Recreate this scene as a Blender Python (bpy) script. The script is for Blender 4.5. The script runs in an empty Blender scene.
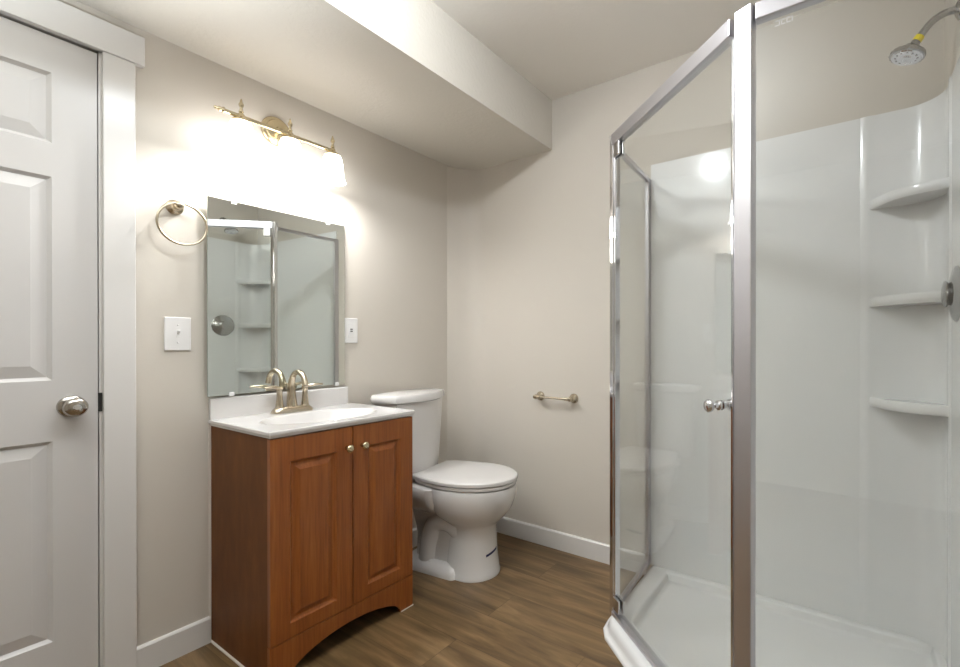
import bpy, bmesh, math
from mathutils import Vector, Matrix

C = bpy.context.scene.collection
sc = bpy.context.scene
PI = math.pi

# ------------------------------------------------------------------ camera
CAMX, CAMH = 1.9984, 1.1128
FOC, PH, PV = 455.828, 550.0, 345.09
yaw = math.radians(33.0573); pit = math.radians(-0.1503)
Rr = Vector((math.cos(yaw), math.sin(yaw), 0))
Rf0 = Vector((-math.sin(yaw), math.cos(yaw), 0))
Rf = Rf0 * math.cos(pit) + Vector((0, 0, 1)) * math.sin(pit)
Ru = Rr.cross(Rf)
cam_d = bpy.data.cameras.new('camera')
cam_d.sensor_width = 36.0
cam_d.lens = FOC * 36.0 / 960.0
cam_d.shift_x = (480.0 - PH) / 960.0
cam_d.shift_y = (PV - 333.5) / 960.0
cam_d.clip_start = 0.02
cam = bpy.data.objects.new('camera', cam_d)
m = Matrix((Rr, Ru, -Rf)).transposed().to_4x4()
m.translation = Vector((CAMX, 0, CAMH))
cam.matrix_world = m
C.objects.link(cam)
sc.camera = cam

# ------------------------------------------------------------------ world, lights, exposure
w = bpy.data.worlds.new('world'); sc.world = w; w.use_nodes = True
w.node_tree.nodes['Background'].inputs[0].default_value = (0.94, 0.97, 1.0, 1)
w.node_tree.nodes['Background'].inputs[1].default_value = 0.2
sc.view_settings.view_transform = 'Standard'
sc.view_settings.look = 'None'
sc.view_settings.gamma = 1.0
sc.view_settings.exposure = 0.42


def point_light(name, loc, radius, power, col):
    l = bpy.data.lights.new(name, 'POINT'); l.shadow_soft_size = radius; l.energy = power; l.color = col
    o = bpy.data.objects.new(name, l); o.location = loc; C.objects.link(o); return o


fl = bpy.data.lights.new('bounce_fill', 'SPOT'); fl.energy = 235.0; fl.color = (0.86, 0.94, 1.0); fl.spot_size = math.radians(125); fl.spot_blend = 1.0; fl.shadow_soft_size = 0.05  # added unseen fill spot, aimed up so the ceiling bounce brightens the room
fo_ = bpy.data.objects.new('bounce_fill', fl); fo_.location = (0.85, -0.10, 1.5); fo_.rotation_euler = (math.radians(180), 0, 0); C.objects.link(fo_)
point_light('ceiling_lamp', (1.197, 0.774, 2.39), 0.04, 16.0, (0.89, 0.95, 1.0))
BULB_POWER = 5.6
SHADE_EMIT = 7.5
BULB_COL = (0.95, 0.975, 1.0)

# ------------------------------------------------------------------ dimensions
D = 2.10        # back wall
XR = 2.285      # right wall
ZC = 2.4457     # ceiling
ZS = 2.1746     # soffit underside
WS = 0.6449     # soffit depth
YN = -1.6       # wall behind the camera
HB = 0.095      # baseboard


# ------------------------------------------------------------------ materials
def lin(c):
    c = c / 255.0
    return c / 12.92 if c <= 0.04045 else ((c + 0.055) / 1.055) ** 2.4


def rgb(r, g, b):
    return (lin(r), lin(g), lin(b), 1.0)


def new_mat(name):
    mt = bpy.data.materials.new(name); mt.use_nodes = True
    nt = mt.node_tree
    return mt, nt, nt.nodes['Principled BSDF']


def noise(nt, scale, detail=3, rough=0.5, stretch=None):
    tc = nt.nodes.new('ShaderNodeTexCoord')
    mp = nt.nodes.new('ShaderNodeMapping')
    if stretch: mp.inputs['Scale'].default_value = stretch
    n = nt.nodes.new('ShaderNodeTexNoise')
    n.inputs['Scale'].default_value = scale; n.inputs['Detail'].default_value = detail
    n.inputs['Roughness'].default_value = rough
    nt.links.new(tc.outputs['Object'], mp.inputs['Vector'])
    nt.links.new(mp.outputs['Vector'], n.inputs['Vector'])
    return n


def ramp(nt, fac, stops):
    r = nt.nodes.new('ShaderNodeValToRGB')
    e = r.color_ramp.elements
    while len(e) < len(stops): e.new(0.5)
    for i, (p, c) in enumerate(stops):
        e[i].position = p; e[i].color = c
    nt.links.new(fac, r.inputs['Fac'])
    return r


def add_bump(nt, b, src, strength, dist=0.002):
    bp = nt.nodes.new('ShaderNodeBump')
    bp.inputs['Strength'].default_value = strength; bp.inputs['Distance'].default_value = dist
    nt.links.new(src, bp.inputs['Height']); nt.links.new(bp.outputs['Normal'], b.inputs['Normal'])


def plain(name, col, rough=0.5, metal=0.0, coat=0.0, bump=None, vary=0.0, spec=0.5):
    mt, nt, b = new_mat(name)
    b.inputs['Base Color'].default_value = col
    b.inputs['Roughness'].default_value = rough
    b.inputs['Metallic'].default_value = metal
    b.inputs['Coat Weight'].default_value = coat
    b.inputs['Specular IOR Level'].default_value = spec
    if bump:
        n = noise(nt, bump[0], 3); add_bump(nt, b, n.outputs['Fac'], bump[1], bump[2])
    if vary:
        n2 = noise(nt, 6, 4)
        c0 = tuple(x * (1 - vary) for x in col[:3]) + (1,); c1 = tuple(min(1, x * (1 + vary)) for x in col[:3]) + (1,)
        r = ramp(nt, n2.outputs['Fac'], [(0.3, c0), (0.7, c1)])
        nt.links.new(r.outputs['Color'], b.inputs['Base Color'])
    return mt


M = {}
M['wall'] = plain('greige_wall_paint', rgb(206, 199, 189), 0.55, bump=(140, 0.12, 0.001), spec=0.3)
M['ceil'] = plain('ceiling_paint', rgb(242, 237, 230), 0.7, bump=(60, 0.35, 0.002), spec=0.2)
M['soffit'] = plain('orange_peel_paint', rgb(209, 203, 193), 0.6, bump=(60, 0.6, 0.003), spec=0.2)
M['trim'] = plain('white_trim_paint', rgb(217, 214, 211), 0.3, bump=(30, 0.03, 0.001))
M['door'] = plain('white_door_paint', rgb(204, 201, 199), 0.35, bump=(300, 0.05, 0.0005))
M['porcelain'] = plain('white_porcelain', rgb(222, 219, 217), 0.08, coat=0.4)
M['seat'] = plain('white_seat_plastic', rgb(218, 215, 213), 0.22)
M['marble'] = plain('white_cultured_marble', rgb(212, 209, 207), 0.12, coat=0.5, vary=0.02)
M['acrylic'] = plain('white_acrylic', rgb(232, 232, 232), 0.13, vary=0.01)
M['plastic'] = plain('white_plastic', rgb(228, 226, 225), 0.3)
M['dark'] = plain('dark_gap', rgb(28, 22, 18), 0.8)
M['chrome'] = plain('polished_chrome', rgb(226, 226, 230), 0.07, 1.0)
M['satin_chrome'] = plain('bright_aluminium', rgb(206, 204, 209), 0.36, 1.0)
M['nickel'] = plain('brushed_nickel', rgb(196, 184, 164), 0.27, 1.0, bump=(500, 0.03, 0.0003))
M['gold_nickel'] = plain('warm_nickel', rgb(214, 200, 168), 0.25, 1.0)
M['knob_nickel'] = plain('satin_nickel', rgb(186, 180, 172), 0.18, 1.0)
M['grey_metal'] = plain('grey_shower_metal', rgb(176, 175, 174), 0.2, 1.0)
M['yellow'] = plain('yellow_tape', rgb(236, 214, 24), 0.5)
M['blue'] = plain('navy_ink', rgb(22, 28, 74), 0.5)
M['caulk'] = plain('white_caulk', rgb(226, 220, 212), 0.5)
M['rubber'] = plain('dark_rubber', rgb(40, 38, 36), 0.6)

mt, nt, b = new_mat('mirror_silver')
b.inputs['Base Color'].default_value = rgb(236, 240, 236); b.inputs['Metallic'].default_value = 1.0
b.inputs['Roughness'].default_value = 0.015
n = noise(nt, 2.0, 2); add_bump(nt, b, n.outputs['Fac'], 0.01, 0.001)
M['mirror'] = mt
M['glass_edge'] = plain('green_glass_edge', rgb(170, 186, 172), 0.15)


def glass_mat(name, tint):
    mt = bpy.data.materials.new(name); mt.use_nodes = True
    nt = mt.node_tree
    for n in list(nt.nodes):
        if n.type != 'OUTPUT_MATERIAL': nt.nodes.remove(n)
    out = [n for n in nt.nodes if n.type == 'OUTPUT_MATERIAL'][0]
    tr = nt.nodes.new('ShaderNodeBsdfTransparent'); tr.inputs[0].default_value = tint
    gl = nt.nodes.new('ShaderNodeBsdfGlossy'); gl.inputs['Roughness'].default_value = 0.0
    lw_ = nt.nodes.new('ShaderNodeLayerWeight'); lw_.inputs['Blend'].default_value = 0.5
    pw = nt.nodes.new('ShaderNodeMath'); pw.operation = 'POWER'; pw.inputs[1].default_value = 5.0
    fr = nt.nodes.new('ShaderNodeMath'); fr.operation = 'MULTIPLY_ADD'; fr.inputs[1].default_value = 0.93; fr.inputs[2].default_value = 0.07
    nt.links.new(lw_.outputs['Facing'], pw.inputs[0]); nt.links.new(pw.outputs[0], fr.inputs[0])
    mx = nt.nodes.new('ShaderNodeMixShader')
    nt.links.new(fr.outputs[0], mx.inputs[0]); nt.links.new(tr.outputs[0], mx.inputs[1]); nt.links.new(gl.outputs[0], mx.inputs[2])
    nt.links.new(mx.outputs[0], out.inputs['Surface'])
    return mt


M['glass'] = glass_mat('clear_shower_glass', (0.975, 0.982, 0.975, 1))

mt, nt, b = new_mat('frosted_lamp_glass')
b.inputs['Base Color'].default_value = rgb(245, 240, 230); b.inputs['Roughness'].default_value = 0.4
b.inputs['Emission Color'].default_value = (0.985, 0.985, 0.985, 1); b.inputs['Emission Strength'].default_value = SHADE_EMIT
M['shade'] = mt
mt, nt, b = new_mat('lit_bulb')
b.inputs['Emission Color'].default_value = (0.985, 0.985, 0.985, 1); b.inputs['Emission Strength'].default_value = 12.0
M['bulb'] = mt


def wood(name, c0, c1, c2, stretch):
    mt, nt, b = new_mat(name)
    n1 = noise(nt, 1.0, 6, 0.62, stretch)
    n2 = noise(nt, 1.0, 2, 0.5, tuple(s * 4 for s in stretch))
    mx = nt.nodes.new('ShaderNodeMix'); mx.data_type = 'FLOAT'; mx.inputs[0].default_value = 0.35
    nt.links.new(n1.outputs['Fac'], mx.inputs[2]); nt.links.new(n2.outputs['Fac'], mx.inputs[3])
    r = ramp(nt, mx.outputs[0], [(0.3, c0), (0.5, c1), (0.7, c2)])
    nt.links.new(r.outputs['Color'], b.inputs['Base Color'])
    b.inputs['Roughness'].default_value = 0.32
    b.inputs['Specular IOR Level'].default_value = 0.4
    add_bump(nt, b, n1.outputs['Fac'], 0.06, 0.0006)
    return mt


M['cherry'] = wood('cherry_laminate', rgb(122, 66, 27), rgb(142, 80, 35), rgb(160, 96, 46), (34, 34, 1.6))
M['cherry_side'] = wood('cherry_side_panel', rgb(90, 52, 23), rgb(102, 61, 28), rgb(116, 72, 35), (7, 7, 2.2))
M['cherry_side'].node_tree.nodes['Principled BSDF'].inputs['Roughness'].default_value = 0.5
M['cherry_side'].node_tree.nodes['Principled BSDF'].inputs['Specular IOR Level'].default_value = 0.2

# floor planks
mt, nt, b = new_mat('vinyl_plank_floor')
tc = nt.nodes.new('ShaderNodeTexCoord')
br = nt.nodes.new('ShaderNodeTexBrick')
br.inputs['Scale'].default_value = 1.0
br.inputs['Brick Width'].default_value = 1.22; br.inputs['Row Height'].default_value = 0.178
br.inputs['Mortar Size'].default_value = 0.0012; br.inputs['Mortar Smooth'].default_value = 0.4
br.offset = 0.37
br.inputs['Color1'].default_value = (0.25, 0.25, 0.25, 1); br.inputs['Color2'].default_value = (0.75, 0.75, 0.75, 1)
br.inputs['Mortar'].default_value = (0.0, 0.0, 0.0, 1)
nt.links.new(tc.outputs['Object'], br.inputs['Vector'])
mp = nt.nodes.new('ShaderNodeMapping'); mp.inputs['Scale'].default_value = (1.6, 16, 1)
nt.links.new(tc.outputs['Object'], mp.inputs['Vector'])
addv = nt.nodes.new('ShaderNodeVectorMath'); addv.operation = 'ADD'
sc3 = nt.nodes.new('ShaderNodeVectorMath'); sc3.operation = 'SCALE'; sc3.inputs['Scale'].default_value = 13.0
nt.links.new(br.outputs['Color'], sc3.inputs[0])
nt.links.new(mp.outputs['Vector'], addv.inputs[0]); nt.links.new(sc3.outputs['Vector'], addv.inputs[1])
n1 = nt.nodes.new('ShaderNodeTexNoise'); n1.inputs['Scale'].default_value = 1.3; n1.inputs['Detail'].default_value = 7; n1.inputs['Roughness'].default_value = 0.62
n1.inputs['Distortion'].default_value = 0.6
nt.links.new(addv.outputs['Vector'], n1.inputs['Vector'])
r1 = ramp(nt, n1.outputs['Fac'], [(0.28, rgb(80, 61, 39)), (0.5, rgb(115, 91, 61)), (0.74, rgb(150, 123, 88))])
mixp = nt.nodes.new('ShaderNodeMix'); mixp.data_type = 'RGBA'; mixp.blend_type = 'MULTIPLY'; mixp.inputs[0].default_value = 1.0
r2 = ramp(nt, br.outputs['Color'], [(0.0, (0.45, 0.42, 0.4, 1)), (0.2, (0.86, 0.86, 0.86, 1)), (0.8, (1.08, 1.08, 1.08, 1))])
nt.links.new(r1.outputs['Color'], mixp.inputs[6]); nt.links.new(r2.outputs['Color'], mixp.inputs[7])
nt.links.new(mixp.outputs[2], b.inputs['Base Color'])
b.inputs['Roughness'].default_value = 0.38
add_bump(nt, b, n1.outputs['Fac'], 0.08, 0.001)
M['floor'] = mt


# ------------------------------------------------------------------ mesh helpers
def obj(name, bm, mat, parent=None, smooth=False, bevel=0.0, seg=2, autos=None):
    bmesh.ops.recalc_face_normals(bm, faces=bm.faces)
    me = bpy.data.meshes.new(name)
    if parent is not None:
        pl = Vector((0, 0, 0)); p = parent
        while p is not None: pl += p.location; p = p.parent
        bmesh.ops.translate(bm, verts=bm.verts, vec=-pl)
    bm.to_mesh(me); bm.free()
    mats = mat if isinstance(mat, (list, tuple)) else [mat]
    for k in mats: me.materials.append(M[k] if isinstance(k, str) else k)
    if smooth:
        for p in me.polygons: p.use_smooth = True
    o = bpy.data.objects.new(name, me); C.objects.link(o)
    if parent is not None: o.parent = parent
    if bevel > 0:
        md = o.modifiers.new('bevel', 'BEVEL'); md.width = bevel; md.segments = seg; md.limit_method = 'ANGLE'; md.angle_limit = math.radians(40)
    if autos is not None:
        for p in me.polygons: p.use_smooth = True
        me.set_sharp_from_angle(angle=math.radians(autos))
    return o


def thing(name, label, cat, loc, group=None):
    o = bpy.data.objects.new(name, None); C.objects.link(o)
    o.location = loc; o.empty_display_size = 0.05
    o['label'] = label; o['category'] = cat
    if group: o['group'] = group
    return o


def struct(o):
    o['kind'] = 'structure'; return o


def box(bm, x0, x1, y0, y1, z0, z1):
    vs = [bm.verts.new((x, y, z)) for x in (x0, x1) for y in (y0, y1) for z in (z0, z1)]
    for f in ((0, 1, 3, 2), (4, 6, 7, 5), (0, 4, 5, 1), (2, 3, 7, 6), (0, 2, 6, 4), (1, 5, 7, 3)):
        bm.faces.new([vs[i] for i in f])
    return vs


def obox(bm, c, ax, ay, az, hx, hy, hz):
    c, ax, ay, az = Vector(c), Vector(ax), Vector(ay), Vector(az)
    vs = [bm.verts.new(c + ax * sx * hx + ay * sy * hy + az * sz * hz) for sx in (-1, 1) for sy in (-1, 1) for sz in (-1, 1)]
    for f in ((0, 1, 3, 2), (4, 6, 7, 5), (0, 4, 5, 1), (2, 3, 7, 6), (0, 2, 6, 4), (1, 5, 7, 3)):
        bm.faces.new([vs[i] for i in f])


def prism(bm, pts, axis, a0, a1):
    """extrude a 2-D polygon along an axis ('x': pts are (y,z); 'y': (x,z); 'z': (x,y))"""
    def mk(p, a):
        return {'x': (a, p[0], p[1]), 'y': (p[0], a, p[1]), 'z': (p[0], p[1], a)}[axis]
    A = [bm.verts.new(mk(p, a0)) for p in pts]; B = [bm.verts.new(mk(p, a1)) for p in pts]
    n = len(pts)
    bm.faces.new(A); bm.faces.new(B[::-1])
    for i in range(n): bm.faces.new((A[i], A[(i + 1) % n], B[(i + 1) % n], B[i]))


def basis(d):
    d = Vector(d).normalized()
    a = Vector((0, 0, 1)) if abs(d.z) < 0.9 else Vector((1, 0, 0))
    u = a.cross(d).normalized(); v = d.cross(u)
    return u, v, d


def lathe(bm, origin, direction, prof, seg=32, flute=None):
    """prof: list of (radius, distance along direction)"""
    u, v, d = basis(direction); o = Vector(origin)
    rings = []
    for r, h in prof:
        if r < 1e-6: rings.append([bm.verts.new(o + d * h)])
        else:
            ring = []
            for k in range(seg):
                t = 2 * PI * k / seg
                rr = r * (1 + (flute[1] * math.cos(flute[0] * t) if flute else 0))
                ring.append(bm.verts.new(o + d * h + u * math.cos(t) * rr + v * math.sin(t) * rr))
            rings.append(ring)
    for a, b2 in zip(rings, rings[1:]):
        for k in range(seg):
            k2 = (k + 1) % seg
            if len(a) == 1 and len(b2) == 1: continue
            if len(a) == 1: bm.faces.new((a[0], b2[k2], b2[k]))
            elif len(b2) == 1: bm.faces.new((a[k], a[k2], b2[0]))
            else: bm.faces.new((a[k], a[k2], b2[k2], b2[k]))
    for r_ in (rings[0], rings[-1]):
        if len(r_) > 1: bm.faces.new(r_)


def spline(pts, n=8):
    P = [Vector(p) for p in pts]; P = [P[0] * 2 - P[1]] + P + [P[-1] * 2 - P[-2]]
    out = []
    for i in range(1, len(P) - 2):
        for k in range(n):
            t = k / n
            out.append(0.5 * ((2 * P[i]) + (P[i + 1] - P[i - 1]) * t + (2 * P[i - 1] - 5 * P[i] + 4 * P[i + 1] - P[i + 2]) * t * t + (3 * P[i] - P[i - 1] - 3 * P[i + 1] + P[i + 2]) * t ** 3))
    out.append(P[-2]); return out


def tube(bm, path, rad, seg=16, close=False, flat=None):
    """rad: number or list per point; flat=(su, sv) scales the section"""
    P = [Vector(p) for p in path]; n = len(P)
    R = rad if isinstance(rad, (list, tuple)) else [rad] * n
    rings = []; u = None
    for i in range(n):
        if close: t = (P[(i + 1) % n] - P[i - 1]).normalized()
        else: t = (P[min(i + 1, n - 1)] - P[max(i - 1, 0)]).normalized()
        if u is None: u, v, _ = basis(t)
        else:
            u = (u - t * u.dot(t)).normalized(); v = t.cross(u)
        su, sv = flat if flat else (1, 1)
        rings.append([bm.verts.new(P[i] + (u * math.cos(2 * PI * k / seg) * su + v * math.sin(2 * PI * k / seg) * sv) * R[i]) for k in range(seg)])
    rng = range(n) if close else range(n - 1)
    for i in rng:
        a, b2 = rings[i], rings[(i + 1) % n]
        for k in range(seg):
            bm.faces.new((a[k], a[(k + 1) % seg], b2[(k + 1) % seg], b2[k]))
    if not close:
        bm.faces.new(rings[0]); bm.faces.new(rings[-1])


def loft(bm, rings, caps=(True, True)):
    V = [[bm.verts.new(p) for p in r] for r in rings]
    n = len(V[0])
    for a, b2 in zip(V, V[1:]):
        for k in range(n): bm.faces.new((a[k], a[(k + 1) % n], b2[(k + 1) % n], b2[k]))
    if caps[0]: bm.faces.new(V[0])
    if caps[1]: bm.faces.new(V[-1])
    return V


def inset_poly(pts, dists):
    """move edge i (pts[i]->pts[i+1]) inward by dists[i]; counter-clockwise polygon"""
    n = len(pts); out = []
    L = []
    for i in range(n):
        a = Vector(pts[i]); b2 = Vector(pts[(i + 1) % n]); d = (b2 - a).normalized()
        nrm = Vector((-d.y, d.x)); L.append((a + nrm * dists[i], d))
    for i in range(n):
        (p, d), (q, e) = L[i - 1], L[i]
        cr = d.x * e.y - d.y * e.x
        if abs(cr) < 1e-4: out.append(q.copy()); continue
        t = ((q.x - p.x) * e.y - (q.y - p.y) * e.x) / cr
        out.append(p + d * t)
    return out


def paneled(bm, x, t, y0, y1, z0, z1, panels, prof):
    """slab whose front (+x) carries raised panels; prof: (inset, depth) rings"""
    ys = sorted({y0, y1, *[p[0] for p in panels], *[p[1] for p in panels]})
    zs = sorted({z0, z1, *[p[2] for p in panels], *[p[3] for p in panels]})
    cache = {}
    def v(y, z, dx=0.0):
        k = (round(y, 5), round(z, 5), round(dx, 5))
        if k not in cache: cache[k] = bm.verts.new((x + dx, y, z))
        return cache[k]
    for i in range(len(ys) - 1):
        for j in range(len(zs) - 1):
            cy, cz = (ys[i] + ys[i + 1]) / 2, (zs[j] + zs[j + 1]) / 2
            if any(p[0] < cy < p[1] and p[2] < cz < p[3] for p in panels): continue
            bm.faces.new((v(ys[i], zs[j]), v(ys[i + 1], zs[j]), v(ys[i + 1], zs[j + 1]), v(ys[i], zs[j + 1])))
    for (a, b2, c, d) in panels:
        prev = [v(a, c), v(b2, c), v(b2, d), v(a, d)]
        # collect split points along the border is unnecessary: cut lines only meet at corners of other panels
        for ins, dep in prof:
            ring = [bm.verts.new((x + dep, yy, zz)) for yy, zz in ((a + ins, c + ins), (b2 - ins, c + ins), (b2 - ins, d - ins), (a + ins, d - ins))]
            for k in range(4): bm.faces.new((prev[k], prev[(k + 1) % 4], ring[(k + 1) % 4], ring[k]))
            prev = ring
        bm.faces.new(prev)
    box(bm, x - t, x - 0.0105, y0, y1, z0, z1)
    # rim between the front sheet and the core
    for (ya, yb, za, zb) in ((y0, y1, z0, z0), (y0, y1, z1, z1), (y0, y0, z0, z1), (y1, y1, z0, z1)):
        q = [bm.verts.new(p) for p in ((x, ya, za), (x, yb, zb), (x - 0.0105, yb, zb), (x - 0.0105, ya, za))]
        bm.faces.new(q)


# ------------------------------------------------------------------ room shell
bm = bmesh.new(); box(bm, -0.3, 3.2, YN, D + 0.1, -0.05, 0.0)
struct(obj('floor', bm, 'floor'))
bm = bmesh.new(); box(bm, -0.3, 3.2, YN, D + 0.1, ZC, ZC + 0.05)
struct(obj('ceiling', bm, 'ceil'))

W1E = 1.945           # where the left wall turns into the angled corner
DY1 = 0.431           # latch edge of the door
bm = bmesh.new()
box(bm, -0.12, 0.0, DY1 + 0.0115, W1E, 0.0, ZC)
box(bm, -0.12, 0.0, -0.345, DY1 + 0.0115, 2.047, ZC)
box(bm, -0.12, 0.0, YN, -0.345, 0.0, ZC)
struct(obj('wall_left', bm, 'wall'))
bm = bmesh.new()
prism(bm, [(0.0, W1E), (0.03, W1E + 0.066), (0.062, W1E + 0.112), (0.10, W1E + 0.139), (0.15, D), (0.18, D), (3.2, D), (3.2, D + 0.1), (-0.12, D + 0.1), (-0.12, W1E)], 'z', 0.0, ZC)
struct(obj('wall_back', bm, 'wall', autos=50))
bm = bmesh.new(); box(bm, XR, XR + 0.1, 0.75, D, 0.0, ZC)
struct(obj('wall_right', bm, 'wall'))
bm = bmesh.new(); box(bm, -0.3, 3.2, YN - 0.1, YN, 0.0, ZC); box(bm, 3.1, 3.2, YN, 0.75, 0.0, ZC); box(bm, XR + 0.1, 3.1, 0.75, 0.85, 0, ZC)
struct(obj('wall_front', bm, 'wall'))
bm = bmesh.new(); prism(bm, [(0.0, W1E), (0.0, YN), (WS, YN), (WS, D), (0.15, D), (0.10, W1E + 0.139), (0.062, W1E + 0.112), (0.03, W1E + 0.066)], 'z', ZS, ZC)
struct(obj('wall_soffit', bm, 'soffit'))

# baseboards
bm = bmesh.new()
prism(bm, [(0.0, 0.0), (0.014, 0.0), (0.014, HB - 0.006), (0.009, HB), (0.0, HB)], 'y', 0.520, 0.7315)
prism(bm, [(0.0, 0.0), (0.014, 0.0), (0.014, HB - 0.006), (0.009, HB), (0.0, HB)], 'y', 1.309, W1E)
struct(obj('baseboard_left', bm, 'trim'))
bm = bmesh.new()
prism(bm, [(D, 0.0), (D - 0.014, 0.0), (D - 0.014, HB - 0.006), (D - 0.009, HB), (D, HB)], 'x', 0.10, 1.188)
struct(obj('baseboard_back', bm, 'trim'))

# door casing
tr = bpy.data.objects.new('trim_1', None); C.objects.link(tr); tr.location = (0, 0.48, 0); struct(tr)
bm = bmesh.new(); box(bm, 0.0, 0.018, DY1 + 0.010, 0.520, 0.0, 2.043)
obj('side_casing', bm, 'trim', tr, bevel=0.002)
bm = bmesh.new(); box(bm, 0.0, 0.018, -0.445, -0.350, 0.0, 2.043)
obj('side_casing', bm, 'trim', tr, bevel=0.002)
bm = bmesh.new(); box(bm, 0.0, 0.024, -0.47, 0.543, 2.043, 2.139)
obj('head_casing', bm, 'trim', tr, bevel=0.002)
bm = bmesh.new(); box(bm, -0.12, 0.0004, DY1 + 0.0030, DY1 + 0.0112, 0, 2.043); box(bm, -0.06, -0.045, DY1 - 0.012, DY1 + 0.0040, 0, 2.046)
obj('door_jamb', bm, 'trim', tr)

# six panel door
dr = bpy.data.objects.new('door_1', None); C.objects.link(dr); dr.location = (-0.02, 0.04, 0.0); struct(dr)
bm = bmesh.new()
PP = []
for a, b2 in ((-0.228, -0.006), (0.108, 0.332)):
    PP += [(a, b2, 0.217, 0.820), (a, b2, 1.003, 1.614), (a, b2, 1.715, 1.926)]
paneled(bm, -0.001, 0.04, -0.335, DY1, 0.008, 2.036, PP, [(0.004, -0.004), (0.010, -0.009), (0.040, -0.0025), (0.044, -0.0015)])
obj('door_slab', bm, 'door', dr)
kz, ky = 0.921, 0.372
bm = bmesh.new()
lathe(bm, (-0.001, ky, kz), (1, 0, 0), [(0.033, 0), (0.033, 0.004), (0.029, 0.009), (0.014, 0.012), (0.012, 0.024), (0.018, 0.029), (0.0265, 0.038), (0.0285, 0.048), (0.026, 0.057), (0.019, 0.062), (0, 0.0635)], 36)
kn = obj('door_knob', bm, 'knob_nickel', dr, autos=50)
bm = bmesh.new(); lathe(bm, (0.0615, ky, kz), (1, 0, 0), [(0.010, 0), (0.010, 0.003), (0.006, 0.004), (0, 0.004)], 20)
box(bm, 0.065, 0.069, ky - 0.0065, ky + 0.0065, kz - 0.0025, kz + 0.0025)
obj('lock_button', bm, 'chrome', kn)
bm = bmesh.new(); box(bm, -0.003, 0.0035, DY1 + 0.0005, DY1 + 0.0100, 0.898, 0.957)
obj('strike_plate', bm, 'rubber', dr, bevel=0.001)

# ------------------------------------------------------------------ vanity cabinet
VY0, VY1, VX, VZ = 0.7335, 1.3065, 0.4503, 0.808
van = thing('vanity_cabinet', 'cherry wood vanity cabinet with two raised panel doors and arched toe', 'cabinet', (0.22, 1.02, 0))
bm = bmesh.new()
BX = VX - 0.019
box(bm, 0.004, BX, VY0 + 0.004, VY0 + 0.018, 0.0, VZ)
box(bm, 0.004, BX, VY1 - 0.014, VY1, 0.0, VZ)
box(bm, 0.006, 0.012, VY0 + 0.018, VY1 - 0.014, 0.0, VZ)
box(bm, 0.012, BX, VY0 + 0.018, VY1 - 0.014, 0.125, 0.139)
box(bm, BX - 0.018, BX, VY0 + 0.018, VY1 - 0.014, 0.139, VZ)
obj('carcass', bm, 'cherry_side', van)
bm = bmesh.new()
yc = (VY0 + VY1) / 2
pts = [(VY0, 0.0), (VY0, 0.131), (VY1, 0.131), (VY1, 0.0), (1.243, 0.0)]
ya, yb = 0.797, 1.243
for k in range(0, 25):
    s = k / 24
    y = yb + (ya - yb) * s
    pts.append((y, 0.012 + 0.066 * (1 - (2 * s - 1) ** 2) ** 0.62))
pts.append((ya, 0.0))
prism(bm, pts, 'x', BX, VX)
obj('toe_apron', bm, 'cherry', van, bevel=0.0015)


def vdoor(y0, y1, ky):
    bm = bmesh.new()
    z0, z1 = 0.135, VZ - 0.004
    pa = (y0 + 0.062, y1 - 0.062, z0 + 0.048, z1 - 0.082)
    paneled(bm, VX, 0.019, y0, y1, z0, z1, [pa], [(0.004, -0.005), (0.011, -0.0085), (0.018, -0.0075), (0.033, -0.0005)])
    d = obj('cabinet_door', bm, 'cherry', van)
    bm = bmesh.new()
    lathe(bm, (VX, ky, 0.728), (1, 0, 0), [(0.008, 0), (0.006, 0.004), (0.0055, 0.011), (0.011, 0.016), (0.0145, 0.021), (0.0135, 0.026), (0.008, 0.029), (0, 0.030)], 24)
    obj('knob', bm, 'gold_nickel', d, smooth=True)


vdoor(VY0 + 0.001, 1.0245, 1.002)
vdoor(1.0285, VY1 - 0.001, 1.066)
for q in ((0.0005, 0.0045, VY0 - 0.003, VY0 + 0.004, 0.0, VZ), (0.0046, VX - 0.002, VY0 - 0.002, VY0 + 0.004, 0.0, 0.005), (VX - 0.004, VX + 0.002, 1.245, VY1 + 0.002, 0.0, 0.004)):
    bm = bmesh.new(); box(bm, *q)
    obj('caulk_bead', bm, 'caulk', van)

# ------------------------------------------------------------------ sink top
TX, TY0, TY1, TZ0, TZ1 = 0.4565, 0.7285, 1.3125, VZ + 0.0006, VZ + 0.0225
st = thing('sink_top', 'white cultured marble sink top with oval bowl on the cherry vanity', 'sink', (0.22, 1.02, TZ0))
bm = bmesh.new()
N = 64
bx, by, ax_, ay_ = 0.262, 1.022, 0.142, 0.215
def el(s, z, dx=0.0):
    return [(bx + dx + ax_ * s * math.cos(2 * PI * k / N), by + ay_ * s * math.sin(2 * PI * k / N), z) for k in range(N)]
def rect_ring(z, ins=0.0):
    out = []
    x0, x1, y0, y1 = 0.003, TX - ins, TY0 + ins, TY1 - ins
    for k in range(N):
        t = 2 * PI * k / N; dx, dy = math.cos(t), math.sin(t)
        cands = []
        if dx > 1e-6: cands.append((x1 - bx) / dx)
        if dx < -1e-6: cands.append((x0 - bx) / dx)
        if dy > 1e-6: cands.append((y1 - by) / dy)
        if dy < -1e-6: cands.append((y0 - by) / dy)
        s = min(cands); out.append([bx + dx * s, by + dy * s, z])
    for cxp, cyp in ((x0, y0), (x0, y1), (x1, y0), (x1, y1)):
        i = min(range(N), key=lambda q: (out[q][0] - cxp) ** 2 + (out[q][1] - cyp) ** 2)
        out[i] = [cxp, cyp, z]
    return out
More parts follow.
